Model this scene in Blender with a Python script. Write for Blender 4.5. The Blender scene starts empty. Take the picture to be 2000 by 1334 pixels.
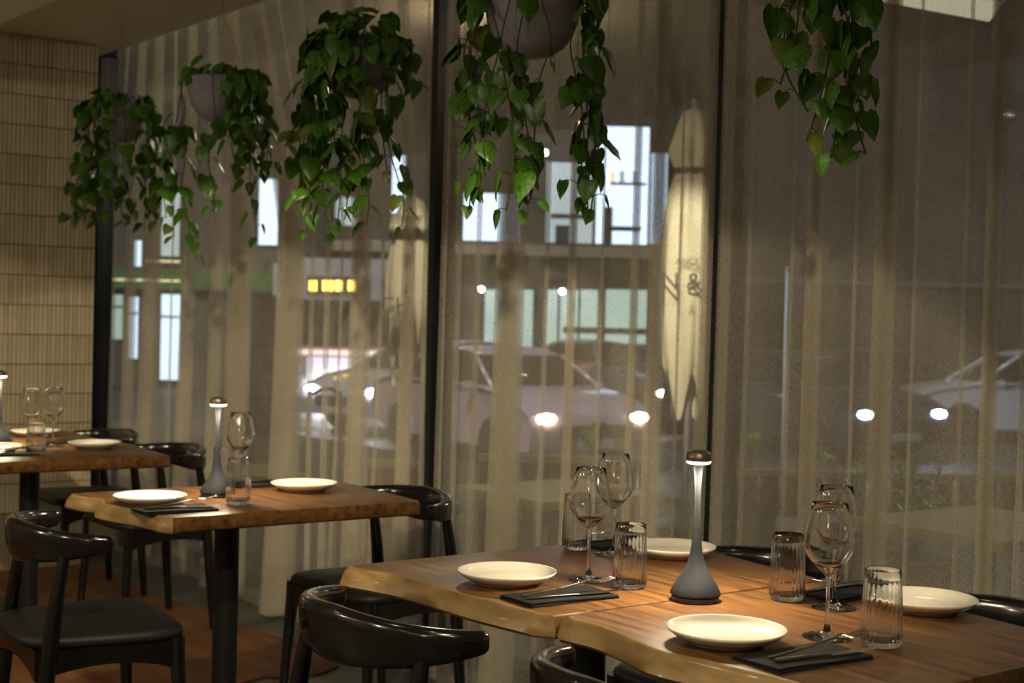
import bpy, bmesh, math, random
from mathutils import Vector, Matrix
from math import sin, cos, pi, radians as R_
random.seed(7)
S = bpy.context.scene
COL = S.collection
# ------------------------------------------------------------------ camera, world, exposure, main lights
YAW, PITCH, ROLL = R_(36.1), math.atan(38/2700), R_(1.35)
F0 = Vector((-cos(YAW), sin(YAW), 0)); R0 = Vector((sin(YAW), cos(YAW), 0)); U0 = Vector((0, 0, 1))
FW = F0*cos(PITCH)-U0*sin(PITCH); UP = U0*cos(PITCH)+F0*sin(PITCH)
RT = R0*cos(ROLL)+UP*sin(ROLL); UP = UP*cos(ROLL)-R0*sin(ROLL)
CAM = Vector((0, 0, 1.30))
def ray(x, y): return FW+RT*((x-1000)/2700)-UP*((y-667)/2700)
def at_z(x, y, z): d = ray(x, y); return CAM+d*((z-CAM.z)/d.z)
def at_y(x, y, Y): d = ray(x, y); return CAM+d*(Y/d.y)
def at_d(x, y, D): d = ray(x, y); return CAM+d*(D/d.dot(F0))      # point at depth D along the street axis
cd = bpy.data.cameras.new('camera'); cam = bpy.data.objects.new('camera', cd); COL.objects.link(cam)
cam.matrix_world = Matrix(((RT.x, UP.x, -FW.x, CAM.x), (RT.y, UP.y, -FW.y, CAM.y), (RT.z, UP.z, -FW.z, CAM.z), (0, 0, 0, 1)))
cd.sensor_width = 36; cd.lens = 48.6; cd.clip_end = 300; cd.clip_start = .05
cd.dof.use_dof = True; cd.dof.focus_distance = 2.9; cd.dof.aperture_fstop = 5.0
S.camera = cam
w = bpy.data.worlds.new('night'); S.world = w; w.use_nodes = True
w.node_tree.nodes['Background'].inputs[0].default_value = (.10, .13, .22, 1)
w.node_tree.nodes['Background'].inputs[1].default_value = .10
vs = S.view_settings; vs.view_transform = 'Standard'; vs.look = 'None'; vs.exposure = 0.0; vs.gamma = 1; vs.use_curve_mapping = False
try:
    S.cycles.transparent_max_bounces = 40; S.cycles.transmission_bounces = 12; S.cycles.max_bounces = 14
    S.cycles.use_denoising = True; S.cycles.sample_clamp_indirect = 6; S.cycles.caustics_refractive = False; S.cycles.caustics_reflective = False
except Exception: pass
def light(kind, loc, power, col, target=None, size=.05, angle=60, blend=.3):
    l = bpy.data.lights.new('light', kind); l.energy = power; l.color = col
    if kind == 'SPOT': l.spot_size = R_(angle); l.spot_blend = blend; l.shadow_soft_size = size
    elif kind == 'POINT': l.shadow_soft_size = size
    elif kind == 'AREA': l.shape = 'DISK'; l.size = size
    o = bpy.data.objects.new('unseen_light' if kind != 'AREA' else 'lamp_light', l); COL.objects.link(o); o.location = loc
    if target is not None: o.rotation_euler = (Vector(target)-Vector(loc)).to_track_quat('-Z', 'Y').to_euler()
    return o
WARM = (1.0, .845, .53)
# ceiling downlights over the dining room (set in the ceiling on the room side, raking along the curtain)
for x, y, e, tx, ty, tz, an in ((-2.6, .75, 150, -5.9, 2.3, .22, 41), (-1.5, .70, 140, -4.5, 2.5, .18, 41), (-.4, .60, 110, -3.2, 2.55, .15, 41), (.9, .4, 20, -1.9, 2.5, .15, 44), (-4.2, -.4, 85, -7.0, 1.9, .12, 40)):
    light('SPOT', (x, y, 2.38), e, WARM, (tx, ty, tz), .03, an, .15)
light('POINT', (-2.6, -2.0, 2.30), 44, (1, .83, .66), size=.12)  # this and the next two: fill points added out of view, not fittings
light('POINT', (-5.0, -2.5, 2.30), 70, (1, .83, .66), size=.12)
light('POINT', (1.3, -2.6, 2.30), 34, (1, .83, .66), size=.12)
# unseen lights added over terrace and street to brighten parasols, bushes and cars
light('POINT', (-6.3, 4.4, 2.75), 60, (1, .86, .58), size=.1)
light('SPOT', (-5.2, 4.6, 2.9), 600, (1, .86, .60), (-7.0, 6.5, 1.2), .05, 40, .5)
light('SPOT', (-6.2, 3.6, 2.9), 260, (1, .86, .60), (-8.2, 5.1, 1.2), .05, 40, .5)
light('POINT', (-3.2, 4.2, 2.75), 14, (1, .84, .55), size=.1)
light('POINT', (-12.0, 7.0, 5.0), 1500, (.75, .85, 1), size=.3)
light('POINT', (-8.0, 21.0, 7), 1500, (.85, .9, 1), size=.4)
light('POINT', (-24.0, 6.0, 6.5), 2600, (1, .85, .65), size=.4)

# ------------------------------------------------------------------ materials
def mat(name, col=(.5, .5, .5), rough=.5, metal=0., spec=.5, emit=None, es=1., coat=0., trans=0., ior=1.45):
    m = bpy.data.materials.new(name); m.use_nodes = True
    b = m.node_tree.nodes['Principled BSDF']
    b.inputs['Base Color'].default_value = (*col, 1); b.inputs['Roughness'].default_value = rough; b.inputs['Metallic'].default_value = metal
    b.inputs['Specular IOR Level'].default_value = spec; b.inputs['Coat Weight'].default_value = coat; b.inputs['Coat Roughness'].default_value = .08
    b.inputs['Transmission Weight'].default_value = trans; b.inputs['IOR'].default_value = ior
    if emit: b.inputs['Emission Color'].default_value = (*emit, 1); b.inputs['Emission Strength'].default_value = es
    return m
def nz(m, scale, c1, c2, stretch=(1, 1, 1), detail=4, bump=0., coord='Object', lo=.3, hi=.7, rot=(0, 0, 0), rough=None):
    """procedural two-tone noise on the base colour, with optional fine bump"""
    nt = m.node_tree; N = nt.nodes; L = nt.links; b = N['Principled BSDF']
    tc = N.new('ShaderNodeTexCoord'); mp = N.new('ShaderNodeMapping'); mp.inputs['Scale'].default_value = stretch; mp.inputs['Rotation'].default_value = rot
    L.new(tc.outputs[coord], mp.inputs[0])
    t = N.new('ShaderNodeTexNoise'); t.inputs['Scale'].default_value = scale; t.inputs['Detail'].default_value = detail; L.new(mp.outputs[0], t.inputs[0])
    r = N.new('ShaderNodeValToRGB'); r.color_ramp.elements[0].position = lo; r.color_ramp.elements[1].position = hi
    r.color_ramp.elements[0].color = (*c1, 1); r.color_ramp.elements[1].color = (*c2, 1)
    L.new(t.outputs[0], r.inputs[0]); L.new(r.outputs[0], b.inputs['Base Color'])
    if bump:
        bp = N.new('ShaderNodeBump'); bp.inputs['Strength'].default_value = bump; bp.inputs['Distance'].default_value = .002
        L.new(t.outputs[0], bp.inputs['Height']); L.new(bp.outputs[0], b.inputs['Normal'])
    if rough:
        mr = N.new('ShaderNodeMapRange'); mr.inputs[3].default_value = rough[0]; mr.inputs[4].default_value = rough[1]
        L.new(t.outputs[0], mr.inputs[0]); L.new(mr.outputs[0], b.inputs['Roughness'])
    return m
M = {}
M['wood'] = nz(mat('table wood', rough=.34, coat=.0, spec=.32), 3.6, (.052, .022, .007), (.165, .078, .025), (1.2, 13, 13), 7, .04, rough=(.30, .44))
M['live'] = nz(mat('live edge wood', rough=.42, coat=.08), 9.0, (.165, .10, .034), (.30, .195, .075), (1.2, 4, 4), 8, .25)
M['black'] = mat('black metal', (.012, .012, .013), .35, .0, .5)
M['chair'] = mat('black lacquered wood', (.006, .0055, .005), .16, 0, .5, coat=.5)
M['leather'] = nz(mat('black leather', rough=.5, spec=.35), 900, (.010, .009, .009), (.020, .018, .018), bump=.12)
M['plate'] = mat('white porcelain', (.74, .70, .62), .12, 0, .5, coat=.3)
M['lamp'] = nz(mat('slate lamp metal', rough=.62, spec=.12), 14, (.015, .017, .022), (.026, .029, .035), detail=6)
M['lampb'] = mat('dark lamp ring', (.035, .036, .04), .4, .4)
M['napkin'] = nz(mat('black napkin', rough=.9, spec=.2), 600, (.007, .007, .008), (.016, .016, .018), bump=.3)
M['steel'] = mat('polished steel', (.62, .60, .56), .16, 1.0)
M['pot'] = nz(mat('grey concrete planter', rough=.75), 7, (.20, .20, .215), (.33, .325, .33), detail=6)
M['soil'] = nz(mat('soil', rough=.95), 60, (.012, .008, .005), (.04, .028, .018), bump=.6)
M['wire'] = mat('steel wire', (.3, .28, .25), .35, .9)
M['stem'] = mat('plant stem', (.045, .055, .018), .6)
M['leaf'] = nz(mat('pothos leaf', rough=.33), 9, (.030, .105, .010), (.11, .25, .024), (1, 1, 1), 3, lo=.35, hi=.72)
M['leafy'] = nz(mat('variegated pothos leaf', rough=.33), 22, (.05, .12, .012), (.26, .30, .06), (1, 3, 1), 4, lo=.42, hi=.66)
M['tile'] = nz(mat('glazed ivory tile', rough=.30, coat=.2), 5, (.44, .38, .26), (.56, .49, .35))
M['tile2'] = nz(mat('glazed ivory tile deeper', rough=.34, coat=.2), 5, (.38, .325, .22), (.50, .43, .30))
M['grout'] = mat('tile grout', (.20, .165, .11), .9)
M['ceiling'] = nz(mat('painted ceiling', rough=.9), 2, (.66, .60, .50), (.72, .66, .55))
M['soffit'] = mat('pale soffit paint', (.86, .88, .80), .9)
M['frame'] = mat('dark window frame', (.014, .016, .020), .4)
M['floor'] = nz(mat('polished concrete', rough=.5), 2.2, (.060, .064, .045), (.11, .112, .08), detail=7)
M['rug'] = nz(mat('rust brown hide', rough=.75), 2.0, (.085, .030, .006), (.175, .068, .013), (1.3, 6, 1), 6, .3)
M['plaster'] = nz(mat('room plaster', rough=.9), 3, (.20, .17, .13), (.26, .22, .17))
def thin_glass(name, tint=(1, 1, 1), base=.0):
    m = bpy.data.materials.new(name); m.use_nodes = True; nt = m.node_tree; N = nt.nodes; N.clear()
    o = N.new('ShaderNodeOutputMaterial'); mx = N.new('ShaderNodeMixShader'); fr = N.new('ShaderNodeFresnel'); ge = N.new('ShaderNodeNewGeometry'); ma = N.new('ShaderNodeMath'); ma.operation = 'MULTIPLY_ADD'; ma.inputs[1].default_value = 1/1.5-1.5; ma.inputs[2].default_value = 1.5; nt.links.new(ge.outputs['Backfacing'], ma.inputs[0]); nt.links.new(ma.outputs[0], fr.inputs[0])
    tr = N.new('ShaderNodeBsdfTransparent'); tr.inputs[0].default_value = (*tint, 1); gl = N.new('ShaderNodeBsdfGlossy'); gl.inputs[1].default_value = .02
    nt.links.new(fr.outputs[0], mx.inputs[0]); nt.links.new(tr.outputs[0], mx.inputs[1]); nt.links.new(gl.outputs[0], mx.inputs[2]); nt.links.new(mx.outputs[0], o.inputs[0])
    return m
M['pane'] = thin_glass('window glass', (.93, .95, .95))
M['bowl'] = thin_glass('blown glass')
M['glass'] = mat('clear glass', (1, 1, 1), .0, 0, .5, trans=1, ior=1.48)
def fabric():
    m = bpy.data.materials.new('sheer linen'); m.use_nodes = True; nt = m.node_tree; N = nt.nodes; L = nt.links; N.clear()
    o = N.new('ShaderNodeOutputMaterial'); uv = N.new('ShaderNodeUVMap'); uv.uv_map = 'UVMap'
    def thread(sc, seedv):
        mp = N.new('ShaderNodeMapping'); mp.inputs['Scale'].default_value = (sc[0], sc[1], 1); mp.inputs['Location'].default_value = (seedv, seedv*2, 0)
        t = N.new('ShaderNodeTexNoise'); t.inputs['Scale'].default_value = 1; t.inputs['Detail'].default_value = 2.5; t.inputs['Roughness'].default_value = .6
        L.new(uv.outputs[0], mp.inputs[0]); L.new(mp.outputs[0], t.inputs[0]); return t.outputs[0]
    a = thread((760, 90), 3); b = thread((90, 760), 11); c = thread((9, 1.2), 5)
    ad = N.new('ShaderNodeMath'); ad.operation = 'ADD'; L.new(a, ad.inputs[0]); L.new(b, ad.inputs[1])
    mr = N.new('ShaderNodeMapRange'); mr.inputs[1].default_value = .72; mr.inputs[2].default_value = 1.28; mr.inputs[3].default_value = .19; mr.inputs[4].default_value = .49
    L.new(ad.outputs[0], mr.inputs[0])
    df = N.new('ShaderNodeBsdfDiffuse'); ts = N.new('ShaderNodeBsdfTranslucent'); tr = N.new('ShaderNodeBsdfTransparent')
    rp = N.new('ShaderNodeValToRGB'); rp.color_ramp.elements[0].color = (.60, .54, .44, 1); rp.color_ramp.elements[1].color = (.74, .675, .56, 1)
    rp.color_ramp.elements[0].position = .3; rp.color_ramp.elements[1].position = .7; L.new(c, rp.inputs[0]); L.new(rp.outputs[0], df.inputs[0]); L.new(rp.outputs[0], ts.inputs[0])
    m1 = N.new('ShaderNodeMixShader'); m1.inputs[0].default_value = .25; L.new(df.outputs[0], m1.inputs[1]); L.new(ts.outputs[0], m1.inputs[2])
    m2 = N.new('ShaderNodeMixShader'); L.new(mr.outputs[0], m2.inputs[0]); L.new(tr.outputs[0], m2.inputs[1]); L.new(m1.outputs[0], m2.inputs[2])
    L.new(m2.outputs[0], o.inputs[0]); return m
M['linen'] = fabric()

# ------------------------------------------------------------------ object helpers
def tag(o, label=None, cat=None, group=None, kind=None):
    if label: o['label'] = label
    if cat: o['category'] = cat
    if group: o['group'] = group
    if kind: o['kind'] = kind
    return o
def empty(name, loc=(0, 0, 0), rz=0, label=None, cat=None, group=None):
    o = bpy.data.objects.new(name, None); COL.objects.link(o); o.location = loc; o.rotation_euler = (0, 0, rz); o.empty_display_size = .05
    return tag(o, label, cat, group)
def link(name, me, m, parent=None, smooth=False):
    if m is not None and not me.materials: me.materials.append(M[m] if isinstance(m, str) else m)
    o = bpy.data.objects.new(name, me); COL.objects.link(o)
    if parent is not None: o.parent = parent
    if smooth:
        for p in me.polygons: p.use_smooth = True
    return o
def ob(name, bm, m, parent=None, smooth=False, angle=None):
    me = bpy.data.meshes.new(name); bmesh.ops.recalc_face_normals(bm, faces=bm.faces)
    if angle:
        for e in bm.edges:
            if len(e.link_faces) == 2 and e.calc_face_angle(0) > R_(angle): e.smooth = False
        smooth = True
    bm.to_mesh(me); bm.free()
    return link(name, me, m, parent, smooth)
def box(bm, c, s, rz=0, bev=0):
    r = bmesh.ops.create_cube(bm, size=1)
    bmesh.ops.scale(bm, vec=s, verts=r['verts'])
    if bev: 
        es = list({e for v in r['verts'] for e in v.link_edges}); q = bmesh.ops.bevel(bm, geom=es, offset=bev, segments=2, affect='EDGES'); vv = list({v for f in q['faces'] for v in f.verts})
        vv = [v for v in bm.verts if v in set(vv) or v in r['verts']] if 0 else list({v for f in q['faces'] for v in f.verts})
    else: vv = r['verts']
    if rz: bmesh.ops.rotate(bm, verts=vv, cent=(0, 0, 0), matrix=Matrix.Rotation(rz, 3, 'Z'))
    bmesh.ops.translate(bm, verts=vv, vec=c); return bm
def bx(c, s, rz=0, bev=0): return box(bmesh.new(), c, s, rz, bev)
def lathe(prof, n=48, flute=None, close=False):
    bm = bmesh.new(); rings = []
    for r, z in prof:
        if r < 1e-5: rings.append([bm.verts.new((0, 0, z))]); continue
        rings.append([bm.verts.new(((r*(flute(a, z) if flute else 1))*cos(a), (r*(flute(a, z) if flute else 1))*sin(a), z)) for a in [2*pi*i/n for i in range(n)]])
    pairs = list(zip(rings, rings[1:]))
    if close: pairs.append((rings[-1], rings[0]))
    for A, B in pairs:
        for i in range(n):
            j = (i+1) % n
            if len(A) == 1 and len(B) == 1: continue
            if len(A) == 1: bm.faces.new((A[0], B[i], B[j]))
            elif len(B) == 1: bm.faces.new((A[i], A[j], B[0]))
            else: bm.faces.new((A[i], A[j], B[j], B[i]))
    return bm
def sweep(pts, radii, n=8, bm=None, cap=True, up=None):
    """tube along pts; radii: float, list of float or list of (half width, half height)"""
    bm = bm or bmesh.new(); pts = [Vector(p) for p in pts]; k = len(pts)
    if not isinstance(radii, list): radii = [radii]*k
    prev = None; rings = []
    for i, p in enumerate(pts):
        t = (pts[min(i+1, k-1)]-pts[max(i-1, 0)]).normalized()
        u = Vector(up) if up else (prev if prev else (Vector((0, 0, 1)) if abs(t.z) < .9 else Vector((1, 0, 0))))
        sd = t.cross(u).normalized(); uu = sd.cross(t).normalized(); prev = uu
        r = radii[i]; a, b = (r if isinstance(r, tuple) else (r, r))
        rings.append([bm.verts.new(p+sd*(a*cos(q))+uu*(b*sin(q))) for q in [2*pi*j/n for j in range(n)]])
    for A, B in zip(rings, rings[1:]):
        for i in range(n): bm.faces.new((A[i], A[(i+1) % n], B[(i+1) % n], B[i]))
    if cap: bm.faces.new(rings[0][::-1]); bm.faces.new(rings[-1])
    return bm
def catmull(P, n=6):
    P = [Vector(p) for p in P]; out = []
    Q = [P[0]*2-P[1]]+P+[P[-1]*2-P[-2]]
    for i in range(1, len(Q)-2):
        for j in range(n):
            t = j/n; a, b, c, d = Q[i-1], Q[i], Q[i+1], Q[i+2]
            out.append(.5*((2*b)+(c-a)*t+(2*a-5*b+4*c-d)*t*t+(3*b-a-3*c+d)*t*t*t))
    out.append(P[-1]); return out
def grid(bm, fn, nu, nv, uvl=None, uvf=None):
    V = [[bm.verts.new(fn(i/nu, j/nv)) for j in range(nv+1)] for i in range(nu+1)]
    for i in range(nu):
        for j in range(nv):
            f = bm.faces.new((V[i][j], V[i+1][j], V[i+1][j+1], V[i][j+1]))
            if uvl:
                for l, (a, b) in zip(f.loops, ((i, j), (i+1, j), (i+1, j+1), (i, j+1))): l[uvl].uv = uvf(a, b)
    return V
def kids(o): return [c for c in bpy.data.objects if c.parent == o]
def copy_tree(src, tree=None):
    """copy of a thing with its parts and sub-parts"""
    c = src.copy(); COL.objects.link(c)
    for ch in tree if tree is not None else kids(src):
        d = ch.copy(); COL.objects.link(d); d.parent = c
        for g in kids(ch):
            e = g.copy(); COL.objects.link(e); e.parent = d
    return c

# ------------------------------------------------------------------ the room
XW, YC, ZC = -7.01, 2.45, 2.67
tag(ob('floor', bx((-3.7, -.55, -.1), (11.0, 7.1, .2)), 'floor'), kind='structure')
w_ = tag(ob('wall_left', bx((XW-.12, -.80, 1.34), (.21, 6.50, 2.68)), 'grout'), kind='structure')
bm = bmesh.new(); P = [(-9.2, 2.47), (-7.0, 2.575), (-5.3, 2.665), (1.8, 2.665), (1.8, -4.2), (-9.2, -4.2)]
a = [bm.verts.new((x, y, ZC)) for x, y in P]; b = [bm.verts.new((x, y, ZC+.18)) for x, y in P]; bm.faces.new(a); bm.faces.new(b)
for i in range(6): bm.faces.new((a[i], a[(i+1) % 6], b[(i+1) % 6], b[i]))
tag(ob('ceiling', bm, 'ceiling'), kind='structure')
bm = bmesh.new(); box(bm, (-3.7, 2.78, ZC+.32), (11, .62, .06)); tag(ob('trim_1', bm, 'frame'), kind='structure')      # roof of the curtain recess
b1, b2 = at_z(0, 47, 2.42), at_z(113, 0, 2.42)
dd = (b2-b1).normalized(); nn = Vector((-dd.y, dd.x, 0)); nn = nn if nn.y < 0 else -nn
bm = bmesh.new(); a = b1-dd*1.2; b = b2+dd*6; q = [a, b, b+nn*3.2, a+nn*3.2]
lo = [bm.verts.new((p.x, p.y, 2.42)) for p in q]; hi = [bm.verts.new((p.x, p.y, 2.665)) for p in q]
bm.faces.new(lo); bm.faces.new(hi)
for i in range(4): bm.faces.new((lo[i], lo[(i+1) % 4], hi[(i+1) % 4], hi[i]))
tag(ob('trim_2', bm, 'soffit'), kind='structure')
tag(ob('wall_back', bx((-2.9, -4.1, 1.34), (8.9, .1, 2.66)), 'plaster'), kind='structure')
tag(ob('wall_right', bx((1.65, -.6, 1.34), (.1, 6.9, 2.66)), 'plaster'), kind='structure')
dlm = mat('downlight lens', (1, 1, 1), .5, emit=(1, .86, .60), es=170)  # glowing lenses added out of view to put sparkle in the glassware
for i, (x, y) in enumerate(((-2.6, .95), (-1.5, .90), (-.4, .80), (.9, .60), (-4.2, -.2), (-3.0, -1.6), (-1.2, -1.4), (.5, -.9), (-5.2, -2.4), (-2.1, -2.8), (-4.3, -2.9), (-.2, -2.6), (1.0, -2.4))):
    d_ = empty('sparkle_downlight', (x, y, 2.406), 0, 'small round ceiling fitting out of view, added for sparkle in the glasses', 'light', 'unseen ceiling fittings added for sparkle')
    ob('trim_ring', lathe([(.036, .012), (.050, .012), (.050, 0), (.036, 0)], 24, close=True), 'frame', d_); ob('lens', lathe([(0, .004), (.036, .004), (.036, .010), (0, .010)], 24), dlm, d_)
# tiles on the left wall: slim upright tiles, straight joints
RH, TW = .149, .0215
tm = [];
for k in range(2):
    b_ = bmesh.new(); box(b_, (0, 0, 0), (.012, TW-.0022, RH-.0045), bev=.0014); me = bpy.data.meshes.new('tile'); b_.to_mesh(me); b_.free(); me.materials.append(M['tile' if k == 0 else 'tile2']); tm.append(me)
n = 0
rest = bmesh.new()
for r in range(18):
    for c in range(62):
        z = ZC-RH*(r+.5); y = YC-TW*(c+.5); dx = random.uniform(-.0012, .0012)
        if c < 21 and r < 14:
            o = bpy.data.objects.new('tile', tm[int(random.random() < .35)]); COL.objects.link(o); o.parent = w_; o.location = (XW-.012+dx, y, z)
        else:
            box(rest, (XW-.012+dx, y, z), (.012, TW-.0022, RH-.0045))
tag(ob('tile_field', rest, 'tile', w_), kind='stuff')
# window wall: dark frame with glass
win = tag(empty('window_1', (0, 2.97, 0)), kind='structure')
posts = [-9.0, at_y(203, 500, 2.97).x, at_y(862, 500, 2.97).x, at_y(1415, 500, 2.97).x, -1.0, .3, 1.6]
for x in posts: ob('mullion', bx((x, 0, 1.42), (.045, .1, 2.9)), 'frame', win)
ob('head_rail', bx((-3.7, 0, 2.9), (10.6, .1, .09)), 'frame', win); ob('bottom_rail', bx((-3.7, 0, .03), (10.6, .1, .08)), 'frame', win)
for x0, x1 in zip(posts, posts[1:]): ob('pane', bx(((x0+x1)/2, 0, 1.46), (x1-x0-.08, .008, 2.78)), 'pane', win)
# rug
bm = bmesh.new(); P = []
e1 = [(-4.50, 2.52), (-4.44, 2.42), (-4.43, 2.31), (-4.50, 2.22), (-4.46, 2.10), (-4.52, 1.9), (-4.40, 1.6), (-4.46, 1.2), (-4.38, .7), (-4.5, .1), (-4.4, -.8)]
far = [(-7.0, 2.44), (-6.6, 2.47), (-6.2, 2.43), (-5.8, 2.47), (-5.4, 2.50), (-5.0, 2.54), (-4.7, 2.56)]
pl = [(-7.0, -.8)]+far+e1
pts = [Vector((p[0], p[1], 0)) for p in pl]
top = [bm.verts.new((p.x, p.y, .009)) for p in pts]; bot = [bm.verts.new((p.x, p.y, .001)) for p in pts]
bm.faces.new(top)
for i in range(len(pts)): j = (i+1) % len(pts); bm.faces.new((bot[i], bot[j], top[j], top[i]))
tag(ob('rug', bm, 'rug'), 'rust brown flat rug with a wavy edge under the left tables', 'rug')

# ------------------------------------------------------------------ curtains
ZT = 2.86
def curtain(name, strips, seed, label, lean=0.0, top=False, flat=.016, more=None):
    """pleated sheer cloth: flat spans between tight gathered pleats; strips = the pleats' edges as sighted at head height"""
    rnd = random.Random(seed); folds = []; prev = None
    for a, b in strips:
        c = (a+b)/2; X = at_y(c, 640, 2.72).x; D = (Vector((X, 2.72, 1.3))-CAM).dot(F0); k = (c-1000)/2700
        sx = (R0.x-k*F0.x)*2700/D; sy = (R0.y-k*F0.y)*2700/D; wpx = max(b-a, 9)
        folds.append([X, .34*wpx/sx, .33*wpx/sy, min(4, max(1, round(wpx/14))), rnd.uniform(-flat, flat), rnd.uniform(-1, 1)])
    if more:
        while folds[-1][0] < more: folds.append([folds[-1][0]+rnd.uniform(.10, .17), .03, .020, 2, rnd.uniform(-flat, flat), rnd.uniform(-1, 1)])
    nf = len(folds); xa0 = folds[0][0]-.03; xb0 = folds[-1][0]+folds[-1][1]/2; reg = (xb0-xa0)/nf; rows = 24; SP, LP = 6, 12
    def column(k, kind, t, h):
        X0, dx, am, nl, b, ln = folds[k]; g = min(1, h*2.4) if top else 1
        st = lambda i: xa0 if i < 0 else folds[i][0]+folds[i][1]/2+lean*folds[i][5]*max(0, h-.45)**2*3
        s0 = (xa0+reg*k)*(1-g)+st(k-1)*g; s1 = (xa0+reg*(k+.6))*(1-g)+(st(k)-dx)*g; s2 = (xa0+reg*(k+1))*(1-g)+st(k)*g
        A = (.018*(1-g)+am*g)*(1+.45*h*h)
        if kind == 0: X = s0+(s1-s0)*t; Y = (b*g*(.4+h))*sin(pi*t)
        else: q = 2*pi*nl*t; X = s1+(s2-s1)*t+.003*sin(2*q); Y = A*sin(q)
        Y += .007*sin(7*h+k*1.3+t*.8*(kind == 0))*g if 0 else 0
        return Vector((X, 2.725+Y-.022*h*h, ZT-h*(ZT-.018)))
    par = []
    for k in range(nf):
        for i in range(SP): par.append((k, 0, i/SP))
        n = LP*folds[k][3]
        for i in range(n): par.append((k, 1, i/n))
    par.append((nf-1, 1, 1.0))
    G = [[column(k, kd, t, j/rows) for j in range(rows+1)] for k, kd, t in par]
    arc = [0]
    for i in range(len(par)-1): arc.append(arc[-1]+(G[i+1][14]-G[i][14]).length)
    bm = bmesh.new(); uvl = bm.loops.layers.uv.new('UVMap')
    V = [[bm.verts.new(p) for p in row] for row in G]
    for i in range(len(par)-1):
        for j in range(rows):
            f = bm.faces.new((V[i][j], V[i+1][j], V[i+1][j+1], V[i][j+1]))
            for l, (a, b) in zip(f.loops, ((i, j), (i+1, j), (i+1, j+1), (i, j+1))): l[uvl].uv = (arc[a]+seed*3, G[a][b].z)
    o = ob(name, bm, 'linen', None, True); return tag(o, label, 'curtain', 'sheer curtains along the window')
curtain('curtain', [(216, 228), (238, 268), (274, 314), (330, 338), (348, 383), (405, 437), (442, 492), (537, 595), (600, 617), (628, 648), (660, 671), (680, 726), (738, 749), (779, 812), (819, 838)], 3,
        'sheer linen curtain from the tiled wall to the gap right of the bushiest planter', .06, True)
curtain('curtain', [(862, 872), (885, 904), (922, 941), (964, 1025), (1058, 1073), (1104, 1126), (1168, 1178), (1227, 1248), (1262, 1299), (1321, 1328), (1361, 1392)], 8,
        'middle sheer linen curtain behind the largest grey planter and the pair of wine glasses', .02)
curtain('curtain', [(1400, 1426), (1452, 1468), (1539, 1549), (1568, 1604), (1662, 1672), (1701, 1749), (1780, 1788), (1875, 1888), (1917, 1953), (1993, 2012)], 15,
        'sheer linen curtain to the right of the near table lamp', .015, more=.9)

# ------------------------------------------------------------------ tables
def tabletop(root, out, depth, zt=.75, th=.046):
    """out: list of (x, y, live) ccw; live = width the lower edge stands out on that point"""
    n = len(out); c = Vector((sum(p[0] for p in out)/n, sum(p[1] for p in out)/n, 0))
    nor = []
    for i in range(n):
        a = Vector(out[i-1][:2]); b = Vector(out[(i+1) % n][:2]); d = (b-a).normalized(); nor.append(Vector((d.y, -d.x)))
    lay = [(-.006, 0, 0), (-.0012, -.0016, .1), (0, -.006, .2), (0, -th*.35, .65), (0, -th*.8, 1.0), (-.004, -th*.93, 1.0), (-.016, -th, .9)]
    P = [[Vector((out[i][0]+nor[i].x*(o+lv*out[i][2]), out[i][1]+nor[i].y*(o+lv*out[i][2]), zt+z)) for i in range(n)] for o, z, lv in lay]
    live = lambda i: out[i][2] > .008 and out[(i+1) % n][2] > .008
    for part in ('tabletop', 'live_edge'):
        bm = bmesh.new(); V = [[bm.verts.new(p) for p in row] for row in P]
        for a, b in zip(V, V[1:]):
            for i in range(n):
                if live(i) == (part == 'live_edge'):
                    if part == 'live_edge' and a is V[0]: pass
                    bm.faces.new((a[i], a[(i+1) % n], b[(i+1) % n], b[i]))
        if part == 'tabletop': bm.faces.new(V[0]); bm.faces.new(V[-1][::-1])
        bmesh.ops.delete(bm, geom=[v for v in bm.verts if not v.link_faces], context='VERTS')
        o = ob(part, bm, 'wood' if part == 'tabletop' else 'live', root, angle=50)
        if part == 'live_edge': o['label'] = 'paler rough sloping natural edge'
def table(xa, xb, ya, yb, leg, label, room, curt=None, seed=0, group=None):
    """room: y of the room-side edge sampled along x (world); curt: same for the curtain side"""
    cx, cy = leg; root = empty('dining_table', (cx, cy, 0), 0, label, 'table'); rnd = random.Random(seed)
    if group: root['group'] = group
    out = []; N = 26
    def samp(L, t): q = t*(len(L)-1); i = min(int(q), len(L)-2); f = q-i; a, b, c, d = L[max(i-1, 0)], L[i], L[i+1], L[min(i+2, len(L)-1)]; return .5*(2*b+(c-a)*f+(2*a-5*b+4*c-d)*f*f+(3*b-a-3*c+d)*f**3)
    for i in range(N+1):
        t = i/N; e = min(t, 1-t)*N
        ins = .010*max(0, 1-e)**2
        out.append((xa+(xb-xa)*t-cx, samp(room, t)+ins*1.5-cy, .022+.006*sin(t*9+seed)))
    for i in range(1, 12): out.append((xb+.006*sin(i/12*3+seed)-cx, room[-1]+(curt[-1]-room[-1])*i/12-cy, .0))
    for i in range(N+1):
        t = 1-i/N; e = min(t, 1-t)*N; out.append((xa+(xb-xa)*t-cx, samp(curt, t)-.01*max(0, 1-e)**2-cy, .006))
    for i in range(11, 0, -1): out.append((xa-.006*sin(i/12*3)-cx, room[0]+(curt[0]-room[0])*i/12-cy, .0))
    tabletop(root, out, 0)
    ob('column', lathe([(0, .02), (.038, .02), (.038, .69), (0, .69)], 32), 'black', root, angle=40)
    ob('mounting_plate', bx((0, 0, .696), (.30, .30, .010)), 'black', root)
    ob('base_plate', lathe([(0, .010), (.225, .010), (.225, .018), (.215, .022), (0, .026)], 48), 'black', root, angle=40)
    return root
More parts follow.
